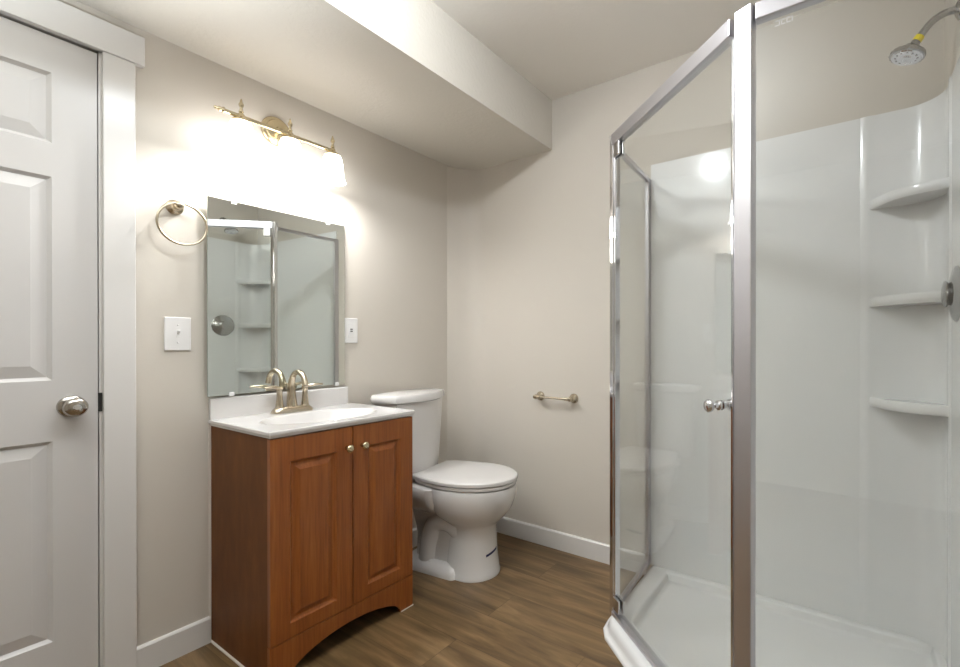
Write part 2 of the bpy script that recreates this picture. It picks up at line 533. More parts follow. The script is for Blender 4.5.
loft(bm, [rect_ring(TZ0, 0.004), rect_ring(TZ0 + 0.008, 0.002), rect_ring(TZ0 + 0.010, 0.0), rect_ring(TZ1 - 0.003, 0.0), rect_ring(TZ1, 0.003), el(1.09, TZ1), el(1.05, TZ1), el(1.0, TZ1 - 0.002), el(0.96, TZ1 - 0.010), el(0.88, TZ1 - 0.035), el(0.72, TZ1 - 0.072), el(0.5, TZ1 - 0.098), el(0.25, TZ1 - 0.112), el(0.09, TZ1 - 0.116)], caps=(False, True))
obj('basin_slab', bm, 'marble', st, autos=35)
bm = bmesh.new()
prism(bm, [(0.003, TZ1 - 0.001), (0.021, TZ1 - 0.001), (0.021, 0.907), (0.018, 0.911), (0.003, 0.911)], 'y', TY0 + 0.001, 1.2865)
obj('backsplash', bm, 'marble', st, bevel=0.0015)
bm = bmesh.new(); lathe(bm, (bx, by, TZ1 - 0.1155), (0, 0, 1), [(0.020, 0), (0.020, 0.003), (0.015, 0.004), (0.012, 0.002), (0, 0.002)], 24)
obj('drain', bm, 'nickel', st, autos=40)

# ------------------------------------------------------------------ faucet
fy, fx, fz = 1.008, 0.060, TZ1 + 0.0005
fa = thing('faucet', 'brushed nickel two handle faucet with arched spout on white sink top', 'faucet', (fx, fy, fz))
bm = bmesh.new()
def stad(hx, hy, z, n=20):
    out = []
    for k in range(n):
        t = 2 * PI * k / n
        out.append((fx + hx * (abs(math.cos(t)) ** 0.5) * (1 if math.cos(t) > 0 else -1), fy + hy * (abs(math.sin(t)) ** 0.4) * (1 if math.sin(t) > 0 else -1), z))
    return out
loft(bm, [stad(0.029, 0.081, fz), stad(0.0285, 0.080, fz + 0.006), stad(0.024, 0.073, fz + 0.016), stad(0.018, 0.066, fz + 0.022)])
obj('base_plate', bm, 'nickel', fa, autos=50)
bm = bmesh.new()
sp = spline([(fx - 0.004, fy, fz + 0.016), (fx - 0.008, fy, fz + 0.06), (fx - 0.008, fy, fz + 0.115), (fx + 0.012, fy, fz + 0.154), (fx + 0.048, fy, fz + 0.166), (fx + 0.083, fy, fz + 0.150), (fx + 0.100, fy, fz + 0.112)], 6)
rr = [0.0215 - 0.0105 * min(1, (i / len(sp)) * 2.2) + (0.001 if i > len(sp) - 4 else 0) for i in range(len(sp))]
tube(bm, sp, rr, 20)
obj('spout', bm, 'nickel', fa, autos=50)
for s in (-1, 1):
    cy = fy + s * 0.052
    bm = bmesh.new()
    lathe(bm, (fx, cy, fz + 0.010), (0, 0, 1), [(0.021, 0), (0.0205, 0.006), (0.016, 0.014), (0.0125, 0.035), (0.0105, 0.062), (0.0115, 0.078), (0.0135, 0.086), (0.0125, 0.094), (0.006, 0.098), (0, 0.099)], 24)
    h = obj('handle_column', bm, 'nickel', fa, autos=50)
    bm = bmesh.new()
    lv = spline([(fx + 0.002, cy - s * 0.010, fz + 0.100), (fx + 0.006, cy + s * 0.018, fz + 0.105), (fx + 0.014, cy + s * 0.043, fz + 0.108), (fx + 0.020, cy + s * 0.066, fz + 0.107)], 5)
    tube(bm, lv, [0.010 + 0.0045 * math.sin(PI * min(1, i / len(lv) * 1.1)) - 0.003 * (i / len(lv)) for i in range(len(lv))], 14, flat=(1.0, 0.55))
    obj('lever', bm, 'nickel', h, smooth=True)
bm = bmesh.new(); lathe(bm, (fx - 0.030, fy, fz), (0, 0, 1), [(0.003, 0), (0.003, 0.10), (0.006, 0.104), (0.0068, 0.112), (0.004, 0.118), (0, 0.119)], 14)
obj('lift_rod', bm, 'nickel', fa, smooth=True)

# ------------------------------------------------------------------ wall mirror (stands a little off the wall at its left edge)
ma = math.radians(1.9)
mi = thing('wall_mirror', 'frameless rectangular mirror with clear clips above the vanity', 'mirror', (0.004, 1.003, 0.9175))
my0, my1, mz0, mz1 = 0.719, 1.276, 0.9175, 1.6575
def mxp(y): return 0.0285 - (y - my0) * math.tan(ma)
bm = bmesh.new()
vs = []
for y in (my0, my1):
    for z in (mz0 + (0.008 if y == my1 else 0), mz1 + (0.011 if y == my1 else 0)):
        for dx in (0.0, -0.005): vs.append(bm.verts.new((mxp(y) + dx, y, z)))
F = {}
for nme, q in (('front', (0, 4, 6, 2)), ('back', (1, 3, 7, 5)), ('l', (0, 2, 3, 1)), ('r', (4, 5, 7, 6)), ('b', (0, 1, 5, 4)), ('t', (2, 6, 7, 3))):
    F[nme] = bm.faces.new([vs[i] for i in q])
    F[nme].material_index = 0 if nme == 'front' else 1
obj('mirror_glass', bm, ['mirror', 'glass_edge'], mi)
for y, top in ((0.806, 1), (1.192, 1), (0.797, 0), (1.236, 0)):
    f_ = (y - my0) / (my1 - my0)
    z = mz1 + 0.011 * f_ if top else mz0 + 0.008 * f_
    x = mxp(y); s = 1 if top else -1
    bm = bmesh.new()
    box(bm, 0.0005, x + 0.0025, y - 0.009, y + 0.009, z + s * 0.001 if s > 0 else z - 0.006, z + 0.006 if s > 0 else z - 0.001)
    box(bm, x + 0.0004, x + 0.0030, y - 0.009, y + 0.009, z - 0.010 if s > 0 else z - 0.006, z + 0.006 if s > 0 else z + 0.010)
    obj('mirror_clip', bm, 'plastic', mi, bevel=0.001)

# ------------------------------------------------------------------ vanity light
lx, lz = 0.12, 1.953
vl = thing('vanity_light', 'warm nickel three lamp bar light with frosted bell shades over the mirror', 'wall lamp', (0.0, 0.973, 2.0))
bm = bmesh.new(); lathe(bm, (0.0, 0.973, 1.998), (1, 0, 0), [(0.060, 0), (0.060, 0.004), (0.055, 0.010), (0.046, 0.013), (0.043, 0.019), (0.030, 0.024), (0.014, 0.027), (0.011, 0.036), (0, 0.038)], 40)
obj('backplate', bm, 'gold_nickel', vl, autos=40)
bm = bmesh.new(); tube(bm, spline([(0.02, 0.973, 1.998), (0.060, 0.973, 1.985), (0.082, 0.973, 1.950), (0.098, 0.973, 1.932), (0.117, 0.973, 1.942), (lx, 0.973, lz)], 6), 0.0075, 14)
obj('support_arm', bm, 'gold_nickel', vl, smooth=True)
bm = bmesh.new(); tube(bm, [(lx, 0.732, lz), (lx, 1.160, lz)], 0.0075, 18)
obj('crossbar', bm, 'gold_nickel', vl, autos=50)
bm = bmesh.new(); lathe(bm, (lx, 0.738, lz), (0, -1, 0), [(0.0075, 0), (0.011, 0.002), (0.011, 0.006), (0.007, 0.009), (0.009, 0.014), (0.0095, 0.018), (0.005, 0.023), (0.0065, 0.028), (0.004, 0.033), (0, 0.034)], 18)
obj('end_finial', bm, 'gold_nickel', vl, smooth=True)
for y in (0.792, 0.969, 1.150):
    bm = bmesh.new()
    lathe(bm, (lx, y, lz - 0.022), (0, 0, 1), [(0.034, 0), (0.033, 0.004), (0.027, 0.010), (0.016, 0.018), (0.012, 0.024), (0.011, 0.030), (0.007, 0.034), (0.006, 0.038), (0, 0.039)], 26)
    cup = obj('socket_cup', bm, 'gold_nickel', vl, autos=50)
    bm = bmesh.new()
    lathe(bm, (lx, y, lz + 0.014), (0, 0, 1), [(0.006, 0), (0.009, 0.004), (0.0055, 0.010), (0.0045, 0.020), (0.008, 0.026), (0.0085, 0.032), (0.005, 0.038), (0.0032, 0.048), (0, 0.053)], 18)
    obj('finial', bm, 'gold_nickel', cup, smooth=True)
    bm = bmesh.new()
    pro = [(0.030, -0.022), (0.037, -0.034), (0.041, -0.055), (0.043, -0.080), (0.0445, -0.103), (0.0475, -0.121), (0.053, -0.134), (0.0515, -0.1345), (0.046, -0.121), (0.0428, -0.103), (0.041, -0.080), (0.039, -0.055), (0.035, -0.036), (0.028, -0.024)]
    u_ = [[(lx + r * math.cos(2 * PI * k / 36), y + r * math.sin(2 * PI * k / 36), lz + h) for k in range(36)] for r, h in pro]
    loft(bm, u_, caps=(False, False))
    obj('lamp_shade', bm, 'shade', vl, smooth=True)
    bm = bmesh.new(); lathe(bm, (lx, y, lz - 0.030), (0, 0, -1), [(0.012, 0), (0.013, 0.012), (0.021, 0.030), (0.0235, 0.045), (0.020, 0.058), (0.011, 0.066), (0, 0.069)], 20)
    obj('bulb', bm, 'bulb', vl, smooth=True)
    l = bpy.data.lights.new('bulb_light', 'POINT'); l.energy = BULB_POWER; l.color = BULB_COL; l.shadow_soft_size = 0.018
    lo = bpy.data.objects.new('bulb_light', l); lo.location = (lx, y, lz - 0.115); C.objects.link(lo)

# ------------------------------------------------------------------ towel ring
trg = thing('towel_ring', 'brushed nickel towel ring on the wall between door casing and mirror', 'towel ring', (0, 0.629, 1.6))
bm = bmesh.new()
lathe(bm, (0.0, 0.629, 1.597), (1, 0, 0), [(0.026, 0), (0.026, 0.005), (0.021, 0.009), (0.014, 0.013), (0.011, 0.024), (0.0125, 0.036), (0.014, 0.046), (0.011, 0.055), (0.004, 0.058), (0, 0.058)], 28)
obj('mounting_post', bm, 'nickel', trg, autos=50)
bm = bmesh.new()
rc = Vector((0.047, 0.638, 1.533)); rr_ = 0.0715
tube(bm, [rc + Vector((0.0, math.sin(2 * PI * k / 60) * rr_, math.cos(2 * PI * k / 60) * rr_)) for k in range(60)], 0.0042, 12, close=True)
obj('ring', bm, 'nickel', trg, smooth=True)

# ------------------------------------------------------------------ switch and outlet
sw = thing('light_switch', 'white single toggle light switch plate below the towel ring', 'light switch', (0, 0.637, 1.149))
bm = bmesh.new(); box(bm, 0.0, 0.006, 0.598, 0.676, 1.089, 1.2075)
obj('cover_plate', bm, 'plastic', sw, bevel=0.003, seg=3)
bm = bmesh.new(); box(bm, 0.005, 0.0068, 0.6315, 0.6425, 1.136, 1.162)
prism(bm, [(0.006, 1.146), (0.006, 1.156), (0.017, 1.164), (0.019, 1.158)], 'y', 0.6335, 0.6405)
obj('toggle', bm, 'plastic', sw, bevel=0.001)
for z in (1.117, 1.180):
    bm = bmesh.new(); lathe(bm, (0.006, 0.637, z), (1, 0, 0), [(0.003, 0), (0.0028, 0.0008), (0, 0.001)], 12)
    obj('screw', bm, 'plastic', sw, smooth=True)
oy = 1.3135
ou = thing('wall_outlet', 'white electrical outlet on the wall at the right edge of the mirror', 'outlet', (0, oy, 1.176))
bm = bmesh.new(); box(bm, 0.0, 0.006, oy - 0.035, oy + 0.035, 1.117, 1.236)
obj('cover_plate', bm, 'plastic', ou, bevel=0.003, seg=3)
bm = bmesh.new(); box(bm, 0.005, 0.0075, oy - 0.0165, oy + 0.0165, 1.143, 1.210)
rcpt = obj('receptacle', bm, 'plastic', ou, bevel=0.001)
bm = bmesh.new(); box(bm, 0.0070, 0.0084, oy - 0.006, oy + 0.006, 1.1805, 1.1855); box(bm, 0.0070, 0.0084, oy - 0.006, oy + 0.006, 1.1705, 1.1755)
obj('test_buttons', bm, 'rubber', rcpt)

# ------------------------------------------------------------------ toilet
tth = math.radians(10); tox, toy = 0.052, 1.547
def TL(x, y, z=0.0):
    return Vector((tox + x * math.cos(tth) - y * math.sin(tth), toy + x * math.sin(tth) + y * math.cos(tth), z))
BO = 0.056            # bowl set slightly to the right of the tank's centre line
to = thing('toilet', 'white two piece toilet with closed lid standing beside the vanity', 'toilet', (0.35, 1.62, 0))
NS = 48
def oval(xc, a_f, a_b, b, z, p=2.2, yo=BO):
    """ring with front half-length a_f, rear half-length a_b, half-width b"""
    out = []
    for k in range(NS):
        t = 2 * PI * k / NS; c, s = math.cos(t), math.sin(t)
        a = a_f if c > 0 else a_b
        pp = 2.0 if c > 0 else p
        out.append(TL(xc + a * math.copysign(abs(c) ** (2 / pp), c), yo + b * math.copysign(abs(s) ** (2 / pp), s), z))
    return out
bm = bmesh.new()
# basin and front pedestal in one loft
loft(bm, [oval(0.43, 0.125, 0.140, 0.122, 0.0), oval(0.43, 0.126, 0.140, 0.123, 0.012), oval(0.43, 0.121, 0.140, 0.118, 0.022), oval(0.43, 0.112, 0.140, 0.110, 0.10), oval(0.432, 0.106, 0.135, 0.104, 0.18),
          oval(0.435, 0.106, 0.13, 0.102, 0.236), oval(0.425, 0.130, 0.15, 0.118, 0.256), oval(0.415, 0.176, 0.19, 0.150, 0.288), oval(0.41, 0.212, 0.21, 0.174, 0.330), oval(0.405, 0.232, 0.215, 0.186, 0.375), oval(0.405, 0.238, 0.22, 0.190, 0.418), oval(0.405, 0.233, 0.22, 0.186, 0.434), oval(0.405, 0.21, 0.20, 0.168, 0.438)])
# rear deck carrying the tank
def rrect(x0, x1, b0, b1, z, r=0.03):
    pts = []
    for cx_, cy_, a0 in ((x1 - r, b1 - r, 0), (x0 + r, b0 - r, 90), (x0 + r, -b0 + r, 180), (x1 - r, -b1 + r, 270)):
        for k in range(6):
            a = math.radians(a0 + k * 18); pts.append(TL(cx_ + r * math.cos(a), BO * 0.6 + cy_ + r * math.sin(a), z))
    return pts
loft(bm, [rrect(0.03, 0.30, 0.085, 0.12, 0.305), rrect(0.015, 0.31, 0.105, 0.165, 0.355), rrect(0.01, 0.31, 0.115, 0.178, 0.397), rrect(0.01, 0.31, 0.115, 0.178, 0.430), rrect(0.014, 0.30, 0.11, 0.172, 0.436)])
# trapway behind the pedestal and foot flange
for s in (-1, 1):
    pth = spline([TL(0.40, BO + s * 0.045, 0.19), TL(0.33, BO + s * 0.058, 0.245), TL(0.255, BO + s * 0.060, 0.235), TL(0.215, BO + s * 0.058, 0.155), TL(0.20, BO + s * 0.056, 0.06), TL(0.19, BO + s * 0.056, 0.0)], 6)
    tube(bm, pth, 0.052, 18)
loft(bm, [rrect(0.06, 0.40, 0.095, 0.112, 0.0), rrect(0.06, 0.40, 0.095, 0.112, 0.016), rrect(0.075, 0.39, 0.082, 0.100, 0.045), rrect(0.09, 0.36, 0.06, 0.075, 0.055)])
loft(bm, [rrect(0.12, 0.40, 0.050, 0.06, 0.05), rrect(0.12, 0.40, 0.045, 0.06, 0.16), rrect(0.10, 0.40, 0.06, 0.09, 0.29)])
obj('bowl', bm, 'porcelain', to, autos=50)
for s in (-1, 1):
    bm = bmesh.new(); lathe(bm, TL(0.235, BO + s * 0.092, 0.030), (0, 0, 1), [(0.015, 0), (0.015, 0.012), (0.012, 0.021), (0.006, 0.026), (0, 0.027)], 20)
    obj('bolt_cap', bm, 'porcelain', to, smooth=True)
# tank
def tank_ring(x0, x1, hb, z, bow=0.015, r=0.03):
    pts = []
    for k in range(9): # front edge, bowed
        s = -1 + 2 * k / 8
        pts.append((x1 - bow * s * s, s * (hb - r)))
    pts += [(x1 - bow - r * 0.3, hb - r * 0.25), (x1 - bow - r, hb)]
    pts += [(x0 + 0.01, hb), (x0, hb - 0.01), (x0, -hb + 0.01), (x0 + 0.01, -hb)]
    pts += [(x1 - bow - r, -hb), (x1 - bow - r * 0.3, -hb + r * 0.25)]
    return [TL(a, b2, z) for a, b2 in pts]
bm = bmesh.new()
loft(bm, [tank_ring(0.02, 0.165, 0.140, 0.4385, 0.03), tank_ring(0.012, 0.175, 0.160, 0.458, 0.03), tank_ring(0.010, 0.180, 0.166, 0.54, 0.03), tank_ring(0.008, 0.194, 0.182, 0.826, 0.035)])
obj('tank', bm, 'porcelain', to, autos=40)
bm = bmesh.new()
loft(bm, [tank_ring(0.004, 0.204, 0.192, 0.8265, 0.045, 0.04), tank_ring(0.001, 0.212, 0.197, 0.833, 0.045, 0.04), tank_ring(0.001, 0.212, 0.197, 0.857, 0.045, 0.04), tank_ring(0.006, 0.205, 0.191, 0.868, 0.045, 0.04), tank_ring(0.03, 0.17, 0.165, 0.8735, 0.04, 0.04)])
obj('tank_lid', bm, 'porcelain', to, autos=40)
# seat and lid
def lid_ring(x0, L, a, bk, z, d=0.0):
    pts = []
    xm = 0.48 * L
    for k in range(13):
        s = k / 12
        pts.append((x0 + d + s * (xm - d), -(bk - d * 0.8 + (a - bk) * math.sin(s * PI / 2) ** 0.75)))
    pts = [(p[0], p[1] + d * (0 if i == 0 else 0.9 * i / 12)) for i, p in enumerate(pts)]
    for k in range(1, 17):
        th = PI * k / 16 - PI / 2
        pts.append((x0 + xm + (L - xm - d) * math.cos(th) ** 1.0, (a - d) * math.sin(th)))
    for k in range(12, -1, -1):
        s = k / 12
        y = (bk - d * 0.8 + (a - bk) * math.sin(s * PI / 2) ** 0.75) - d * (0 if k == 0 else 0.9 * k / 12)
        if k < 12: pts.append((x0 + d + s * (xm - d), y))
    return [TL(p[0], BO + p[1], z) for p in pts]
bm = bmesh.new()
q_ = (0.175, 0.470, 0.188, 0.135)
loft(bm, [lid_ring(*q_, 0.4395, 0.006), lid_ring(*q_, 0.4435, 0.001), lid_ring(*q_, 0.455, 0.0), lid_ring(*q_, 0.458, 0.004)])
obj('seat', bm, 'seat', to, autos=35)
bm = bmesh.new()
q_ = (0.160, 0.490, 0.192, 0.142)
loft(bm, [lid_ring(*q_, 0.4605, 0.005), lid_ring(*q_, 0.463, 0.0), lid_ring(*q_, 0.475, 0.0), lid_ring(*q_, 0.480, 0.004), lid_ring(*q_, 0.483, 0.025), lid_ring(*q_, 0.484, 0.08)])
obj('seat_lid', bm, 'seat', to, autos=35)
for s in (-1, 1):
    bm = bmesh.new(); lathe(bm, TL(0.163, BO + s * 0.075 - 0.02, 0.4515), TL(0, 1) - TL(0, 0), [(0.012, 0), (0.013, 0.004), (0.013, 0.036), (0.012, 0.040)], 16)
    obj('lid_hinge', bm, 'seat', to, autos=40)
# small navy mark on the pedestal
bm = bmesh.new()
pv = []
for k in range(9):
    a = math.radians(-30 + 40 * k / 8)
    zc = 0.108 + 0.014 * k / 8
    f = 1 - (zc - 0.10) * 0.01
    r0, r1 = 0.1135 * f, 0.1115 * f
    base = lambda rx, ry, dz: TL(0.43 + rx * math.cos(a), BO + ry * math.sin(a), zc + dz * 1.7)
    pv.append([bm.verts.new(base(0.1125, 0.1105, -0.0032)), bm.verts.new(base(0.1125, 0.1105, 0.0032)), bm.verts.new(base(0.108, 0.106, 0.0032)), bm.verts.new(base(0.108, 0.106, -0.0032))])
for a_, b_ in zip(pv, pv[1:]):
    for k in range(4): bm.faces.new((a_[k], a_[(k + 1) % 4], b_[(k + 1) % 4], b_[k]))
bm.faces.new(pv[0]); bm.faces.new(pv[-1])
mk = obj('ink_mark', bm, 'blue', to); mk['label'] = 'short navy blue stripe on the pedestal'

# ------------------------------------------------------------------ toilet paper holder
tp = thing('toilet_paper_holder', 'empty brushed nickel toilet paper holder on the back wall', 'toilet paper holder', (0.68, D, 0.825))
for x in (0.570, 0.785):
    bm = bmesh.new()
    lathe(bm, (x, D, 0.823), (0, -1, 0), [(0.026, 0), (0.026, 0.005), (0.022, 0.010), (0.014, 0.015), (0.010, 0.026), (0.012, 0.040), (0.014, 0.050), (0.011, 0.060), (0.004, 0.063), (0, 0.063)], 28)
    obj('post', bm, 'nickel', tp, autos=50)
bm = bmesh.new()
tube(bm, [(0.570, D - 0.050, 0.823), (0.60, D - 0.050, 0.823), (0.601, D - 0.05, 0.823), (0.754, D - 0.05, 0.823), (0.755, D - 0.05, 0.823), (0.785, D - 0.050, 0.823)], [0.0095, 0.0095, 0.0065, 0.0065, 0.0095, 0.0095], 16)
obj('roller_bar', bm, 'nickel', tp, autos=50)

# ------------------------------------------------------------------ shower base
PX, PY = 1.230, 1.643           # corner post at the hinge side
ang = math.radians(39)
ddir = Vector((math.cos(ang), -math.sin(ang), 0)); dnor = Vector((-math.sin(ang), -math.cos(ang), 0))
QX, QY = 1.785, 1.199           # corner post at the knob side
XS = XR - 0.0005
foot = [(1.190, D - 0.0005), (1.198, 1.655), (1.207, 1.595), (1.237, 1.548), (1.741, 1.140), (1.80, 1.115), (XS, 1.115), (XS, D - 0.0005)]
sb = thing('shower_pan', 'white low angled shower pan with rounded curb in the corner', 'shower pan', (1.75, 1.65, 0))
bm = bmesh.new()
def pan_ring(ins, z, wall):
    d = [ins, ins, ins, ins, ins, ins * 0.8, wall, wall]
    return [Vector((p.x, p.y, z)) for p in inset_poly(foot, d)]
rings = [pan_ring(i_, z_, w_) for i_, z_, w_ in ((0, 0, 0), (0, 0.008, 0), (0.003, 0.0115, 0), (0.008, 0.0135, 0), (0.014, 0.017, 0), (0.018, 0.025, 0), (0.021, 0.036, 0), (0.026, 0.046, 0), (0.034, 0.0515, 0), (0.044, 0.054, 0), (0.100, 0.054, 0.022), (0.108, 0.051, 0.028), (0.113, 0.044, 0.032), (0.118, 0.028, 0.038), (0.124, 0.020, 0.046), (0.140, 0.018, 0.062))]
V = loft(bm, rings, caps=(True, False))
ctr = bm.verts.new((1.85, 1.62, 0.012))
n = len(V[-1])
for k in range(n): bm.faces.new((V[-1][k], V[-1][(k + 1) % n], ctr))
obj('pan', bm, 'acrylic', sb, autos=50)
bm = bmesh.new(); lathe(bm, (1.85, 1.62, 0.0125), (0, 0, 1), [(0.045, 0), (0.045, 0.002), (0.040, 0.003), (0, 0.0025)], 28)
obj('drain', bm, 'chrome', sb, autos=40)

# ------------------------------------------------------------------ shower surround
SZ0, SZ1 = 0.0545, 1.968
def tag(o, label, cat, group=None):
    o['label'] = label; o['category'] = cat
    if group: o['group'] = group
    return o


T = 0.006
WY = D - 0.001 - T; WX = XR - 0.001 - T
def ridge(c0, h, wd):
    return [(c0 - wd, 0), (c0 - wd * 0.5, h * 0.8), (c0, h), (c0 + wd * 0.5, h * 0.8), (c0 + wd, 0)]
RC = 0.10
YB, XB = XR - 0.001, D - 0.001
bm = bmesh.new(); box(bm, 1.212, 2.040, WY, XB, SZ0, SZ1)
tag(obj('shower_wall_panel', bm, 'acrylic'), 'wide glossy white shower panel on the back wall behind the glass door', 'shower wall')
bm = bmesh.new(); box(bm, WX, YB, 1.135, 1.913, SZ0, SZ1)
tag(obj('shower_wall_panel', bm, 'acrylic'), 'glossy white shower panel on the right wall carrying the round valve', 'shower wall')
ss = thing('corner_shelf_unit', 'glossy white shower corner column with three curved shelves', 'shower shelf', (2.2, 2.0, SZ0))
pl = [(2.040, WY)] + [(a, WY - h) for a, h in ridge(2.062, 0.005, 0.022)[1:-1]] + [(2.084, WY), (2.11, WY), (WX - RC - 0.02, WY)]
for k in range(0, 9):
    a = math.radians(90 - k * 90 / 8)
    pl.append((WX - RC + RC * math.cos(a), WY - RC + RC * math.sin(a)))
pl += [(WX, 1.965), (WX, 1.957)] + [(WX - h, -a) for a, h in ridge(-1.935, 0.005, 0.022)[1:-1]] + [(WX, 1.913)]
bm = bmesh.new()
prism(bm, pl + [(YB, 1.913), (YB, XB), (2.040, XB)], 'z', SZ0, SZ1)
obj('corner_column', bm, 'acrylic', ss, autos=24)
for z, th in ((1.648, 0.024), (1.284, 0.026), (0.914, 0.028)):
    A = Vector((2.068, WY + 0.0005)); B = Vector((WX + 0.0005, 1.922))
    n_ = Vector((-(B - A).y, (B - A).x)).normalized()
    if n_.dot(Vector((-1, -1))) < 0: n_ = -n_
    fr = [A.lerp(B, k / 16) + n_ * 0.045 * math.sin(PI * k / 16) for k in range(17)]
    bk = []
    for k in range(0, 9):
        a = math.radians(k * 90 / 8)
        bk.append(Vector((WX - RC + RC * math.cos(a), WY - RC + RC * math.sin(a))) + Vector((0.0005, 0.0005)))
    poly = fr + bk
    cen = Vector((2.20, 2.03))
    def sr(f, zz): return [(cen.x + (p.x - cen.x) * (f if i < 17 and 0 < i < 16 else 1), cen.y + (p.y - cen.y) * (f if i < 17 and 0 < i < 16 else 1), zz) for i, p in enumerate(poly)]
    bm = bmesh.new()
    loft(bm, [sr(0.90, z - th - 0.008), sr(0.985, z - th), sr(1.0, z - th + 0.008), sr(1.0, z - 0.006), sr(0.98, z), sr(0.94, z - 0.004), sr(0.85, z - 0.005)])
    obj('shelf', bm, 'acrylic', ss, autos=40)

# ------------------------------------------------------------------ shower enclosure
GZ0, GZ1, RT = 0.0545, 1.893, 1.932
se = thing('shower_enclosure', 'framed glass neo angle shower enclosure with pivot door and chrome rails', 'shower enclosure', (1.75, 1.55, GZ0))
def post(x, y, adir, hw, hd, name='corner_post', mat='satin_chrome'):
    bm = bmesh.new()
    a = Vector(adir).normalized(); p = Vector((-a.y, a.x, 0))
    obox(bm, (x, y, (GZ0 + RT) / 2), a, p, (0, 0, 1), hw, hd, (RT - GZ0) / 2)
    for s in ((-1, 1) if mat == 'chrome' else (1,)):
        obox(bm, Vector((x, y, (GZ0 + RT) / 2)) + p * s * hd, a, p, (0, 0, 1), hw * 0.5, 0.004, (RT - GZ0) / 2 - 0.002)
    return obj(name, bm, mat, se, bevel=0.0025, seg=3)
post(PX + 0.004, PY, (0.93, -0.36, 0), 0.016, 0.014, mat='chrome')
post(QX + 0.004, QY, (0.93, -0.36, 0), 0.0225, 0.012)
bm = bmesh.new(); box(bm, 1.193, 1.211, 2.068, D - 0.0005, GZ0, RT - 0.03)
obj('wall_jamb', bm, 'satin_chrome', se, bevel=0.002)
bm = bmesh.new(); box(bm, WX - 0.032, WX - 0.0005, 1.180, 1.204, GZ0 + 0.004, RT)
obj('wall_jamb', bm, 'satin_chrome', se, bevel=0.002)
def rail(p0, p1, z0, z1, hd, name):
    a = (Vector(p1) - Vector(p0)); L = a.length; a.normalize(); p = Vector((-a.y, a.x, 0))
    bm = bmesh.new()
    obox(bm, (Vector(p0) + Vector(p1)) / 2 + Vector((0, 0, (z0 + z1) / 2)), a, p, (0, 0, 1), L / 2, hd, (z1 - z0) / 2)
    return obj(name, bm, 'satin_chrome', se, bevel=0.003, seg=3)
P1 = Vector((PX, PY, 0)); P2 = Vector((QX, QY, 0)); J1 = Vector((1.203, 2.068, 0)); J2 = Vector((WX - 0.032, 1.192, 0))
def sh(a, b2, d0, d1):
    v = (b2 - a).normalized(); return a + v * d0, b2 - v * d1
rail(*sh(J1, P1, 0, 0.015), GZ1 - 0.012, RT - 0.030, 0.010, 'header_rail')
rail(*sh(P1, P2, 0.006, 0.032), 1.887, RT, 0.016, 'header_rail')
rail(*sh(P2, J2, 0.028, 0), 1.890, RT, 0.013, 'header_rail')
rail(*sh(J1, P1, 0, 0.015), GZ0, GZ0 + 0.022, 0.009, 'sill_rail')
rail(*sh(P1, P2, 0.012, 0.030), GZ0, GZ0 + 0.016, 0.018, 'sill_rail')
rail(*sh(P2, J2, 0.032, 0), GZ0, GZ0 + 0.022, 0.012, 'sill_rail')
def pane(a, b2, z0, z1, name, par):
    v = (b2 - a); L = v.length; v.normalize(); p = Vector((-v.y, v.x, 0))
    bm = bmesh.new()
    obox(bm, (a + b2) / 2 + Vector((0, 0, (z0 + z1) / 2)), v, p, (0, 0, 1), L / 2, 0.003, (z1 - z0) / 2)
    return obj(name, bm, 'glass', par)
pane(*sh(J1, P1, -0.004, 0.010), GZ0 + 0.018, GZ1 - 0.008, 'glass_panel', se)
gp2 = pane(*sh(P2, J2, 0.026, -0.006), GZ0 + 0.018, 1.894, 'glass_panel', se)
da, db = sh(P1, P2, 0.020, 0.036)
door = pane(da, db, GZ0 + 0.020, 1.8835, 'glass_door', se)
vd = (db - da).normalized(); pd = Vector((vd.y, -vd.x, 0))     # pd points out of the shower
if pd.dot(Vector((CAMX, 0, 0)) - P1) < 0: pd = -pd
# drip strips along the free edges of the door
bm = bmesh.new(); obox(bm, db + vd * 0.003 + Vector((0, 0, 0.98)), vd, pd, (0, 0, 1), 0.004, 0.006, 0.90)
obj('edge_strip', bm, 'chrome', door, bevel=0.001)
for z in (1.862, 0.105):
    bm = bmesh.new()
    c = da + vd * 0.022 + Vector((0, 0, z))
    obox(bm, c + pd * 0.009, vd, pd, (0, 0, 1), 0.022, 0.005, 0.026)
    obox(bm, c - pd * 0.009, vd, pd, (0, 0, 1), 0.022, 0.005, 0.026)
    obox(bm, c - vd * 0.020, vd, pd, (0, 0, 1), 0.006, 0.010, 0.012)
    obj('pivot_hinge', bm, 'chrome', door, bevel=0.003, seg=3)
kc = da + vd * ((db - da).length - 0.048) + Vector((0, 0, 0.951))
bm = bmesh.new()
for s in (1, -1):
    lathe(bm, kc + pd * s * 0.0032, pd * s, [(0.013, 0), (0.013, 0.004), (0.008, 0.007), (0.0075, 0.016), (0.011, 0.022), (0.0165, 0.028), (0.0175, 0.034), (0.014, 0.039), (0, 0.041)], 26)
obj('door_knob', bm, 'chrome', door, autos=50)
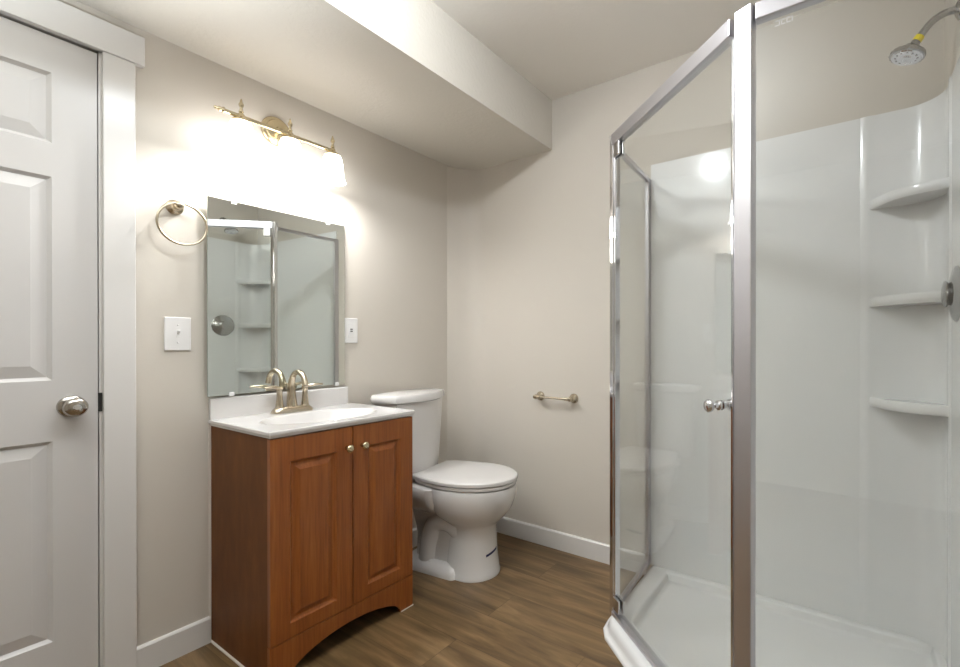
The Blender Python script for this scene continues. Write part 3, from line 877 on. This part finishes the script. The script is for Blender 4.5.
# small white maker's mark etched on the fixed pane
ev = (J2 - P2).normalized(); eo = Vector((ev.y, -ev.x, 0))
if eo.y > 0: eo = -eo
bm = bmesh.new()
e0 = P2 + ev * 0.070 + Vector((0, 0, 1.862))
def stroke(u0, u1, v0, v1):
    obox(bm, e0 + ev * (u0 + u1) / 2 + Vector((0, 0, (v0 + v1) / 2)) + eo * 0.0034, ev, eo, (0, 0, 1), abs(u1 - u0) / 2, 0.0003, abs(v1 - v0) / 2)
hgt, lw = 0.013, 0.0022
stroke(0, 0.011, 0, lw); stroke(0, 0.011, hgt - lw, hgt); stroke(0.0088, 0.011, 0, hgt)
for u0 in (0.0135, 0.0245):
    stroke(u0, u0 + lw, 0, hgt); stroke(u0, u0 + 0.009, 0, lw); stroke(u0, u0 + 0.009, hgt - lw, hgt)
stroke(0.0355, 0.0355 + lw, 0, hgt)
obj('etched_mark', bm, 'plastic', gp2)

# ------------------------------------------------------------------ shower head
SY = 1.83
shd = thing('showerhead', 'chrome shower head on a bent arm with yellow tape at its joint', 'shower head', (XR, SY, 2.123))
bm = bmesh.new(); lathe(bm, (XR, SY, 2.123), (-1, 0, 0), [(0.030, 0), (0.029, 0.004), (0.020, 0.010), (0.012, 0.013)], 28)
obj('wall_flange', bm, 'grey_metal', shd, autos=50)
bm = bmesh.new()
tube(bm, spline([(XR - 0.002, SY, 2.124), (2.250, SY, 2.125), (2.222, SY, 2.113), (2.200, SY, 2.090), (2.186, SY, 2.070)], 6), 0.0105, 18)
obj('arm', bm, 'grey_metal', shd, smooth=True)
hd = Vector((2.153 - 2.186, 0, 2.023 - 2.070)).normalized()
h0 = Vector((2.190, SY, 2.076)); hf = Vector((-0.30, -0.05, -1.0)).normalized(); h1 = h0 + hd * 0.030 + Vector((-0.006, 0, 0.004))
bm = bmesh.new(); lathe(bm, h0, hd, [(0.0125, 0), (0.013, 0.002), (0.013, 0.015), (0.0125, 0.016)], 20)
obj('tape_band', bm, 'yellow', shd, autos=50)['label'] = 'yellow thread tape band'
bm = bmesh.new()
lathe(bm, h0 + hd * 0.0145, hd, [(0.010, 0), (0.013, 0.003), (0.0135, 0.010), (0.015, 0.016), (0.010, 0.024), (0, 0.026)], 24)
lathe(bm, h1, hf, [(0.008, -0.004), (0.014, 0.0), (0.024, 0.010), (0.038, 0.019), (0.046, 0.024), (0.048, 0.030), (0.0475, 0.036), (0.044, 0.038), (0, 0.038)], 40, flute=(20, 0.02))
head = obj('spray_head', bm, 'grey_metal', shd, autos=50)
bm = bmesh.new()
fo = h1 + hf * 0.038; u_, v_, _ = basis(hf)
lathe(bm, fo, hf, [(0.043, 0), (0.040, 0.003), (0.012, 0.004), (0.010, 0.0025), (0, 0.0025)], 32)
for k in range(12):
    a = 2 * PI * k / 12
    lathe(bm, fo + (u_ * math.cos(a) + v_ * math.sin(a)) * 0.029 + hf * 0.003, hf, [(0.0035, 0), (0.003, 0.003), (0, 0.0034)], 10)
obj('spray_face', bm, 'chrome', head, autos=40)

# ------------------------------------------------------------------ shower valve
vy, vz = 1.822, 1.264
sv = thing('shower_valve', 'chrome round shower valve on the white right hand shower wall', 'shower valve', (WX, vy, vz))
bm = bmesh.new(); lathe(bm, (WX - 0.0010, vy, vz), (-1, 0, 0), [(0.085, 0), (0.085, 0.003), (0.078, 0.008), (0.060, 0.011), (0.056, 0.014), (0.040, 0.017), (0.034, 0.019), (0.030, 0.020), (0, 0.020)], 44)
obj('escutcheon', bm, 'grey_metal', sv, autos=35)
bm = bmesh.new(); lathe(bm, (WX - 0.019, vy, vz), (-1, 0, 0), [(0.030, 0), (0.036, 0.004), (0.040, 0.009), (0.037, 0.013), (0.024, 0.016), (0, 0.017)], 32, flute=(8, 0.03))
obj('dial_handle', bm, 'grey_metal', sv, autos=50)
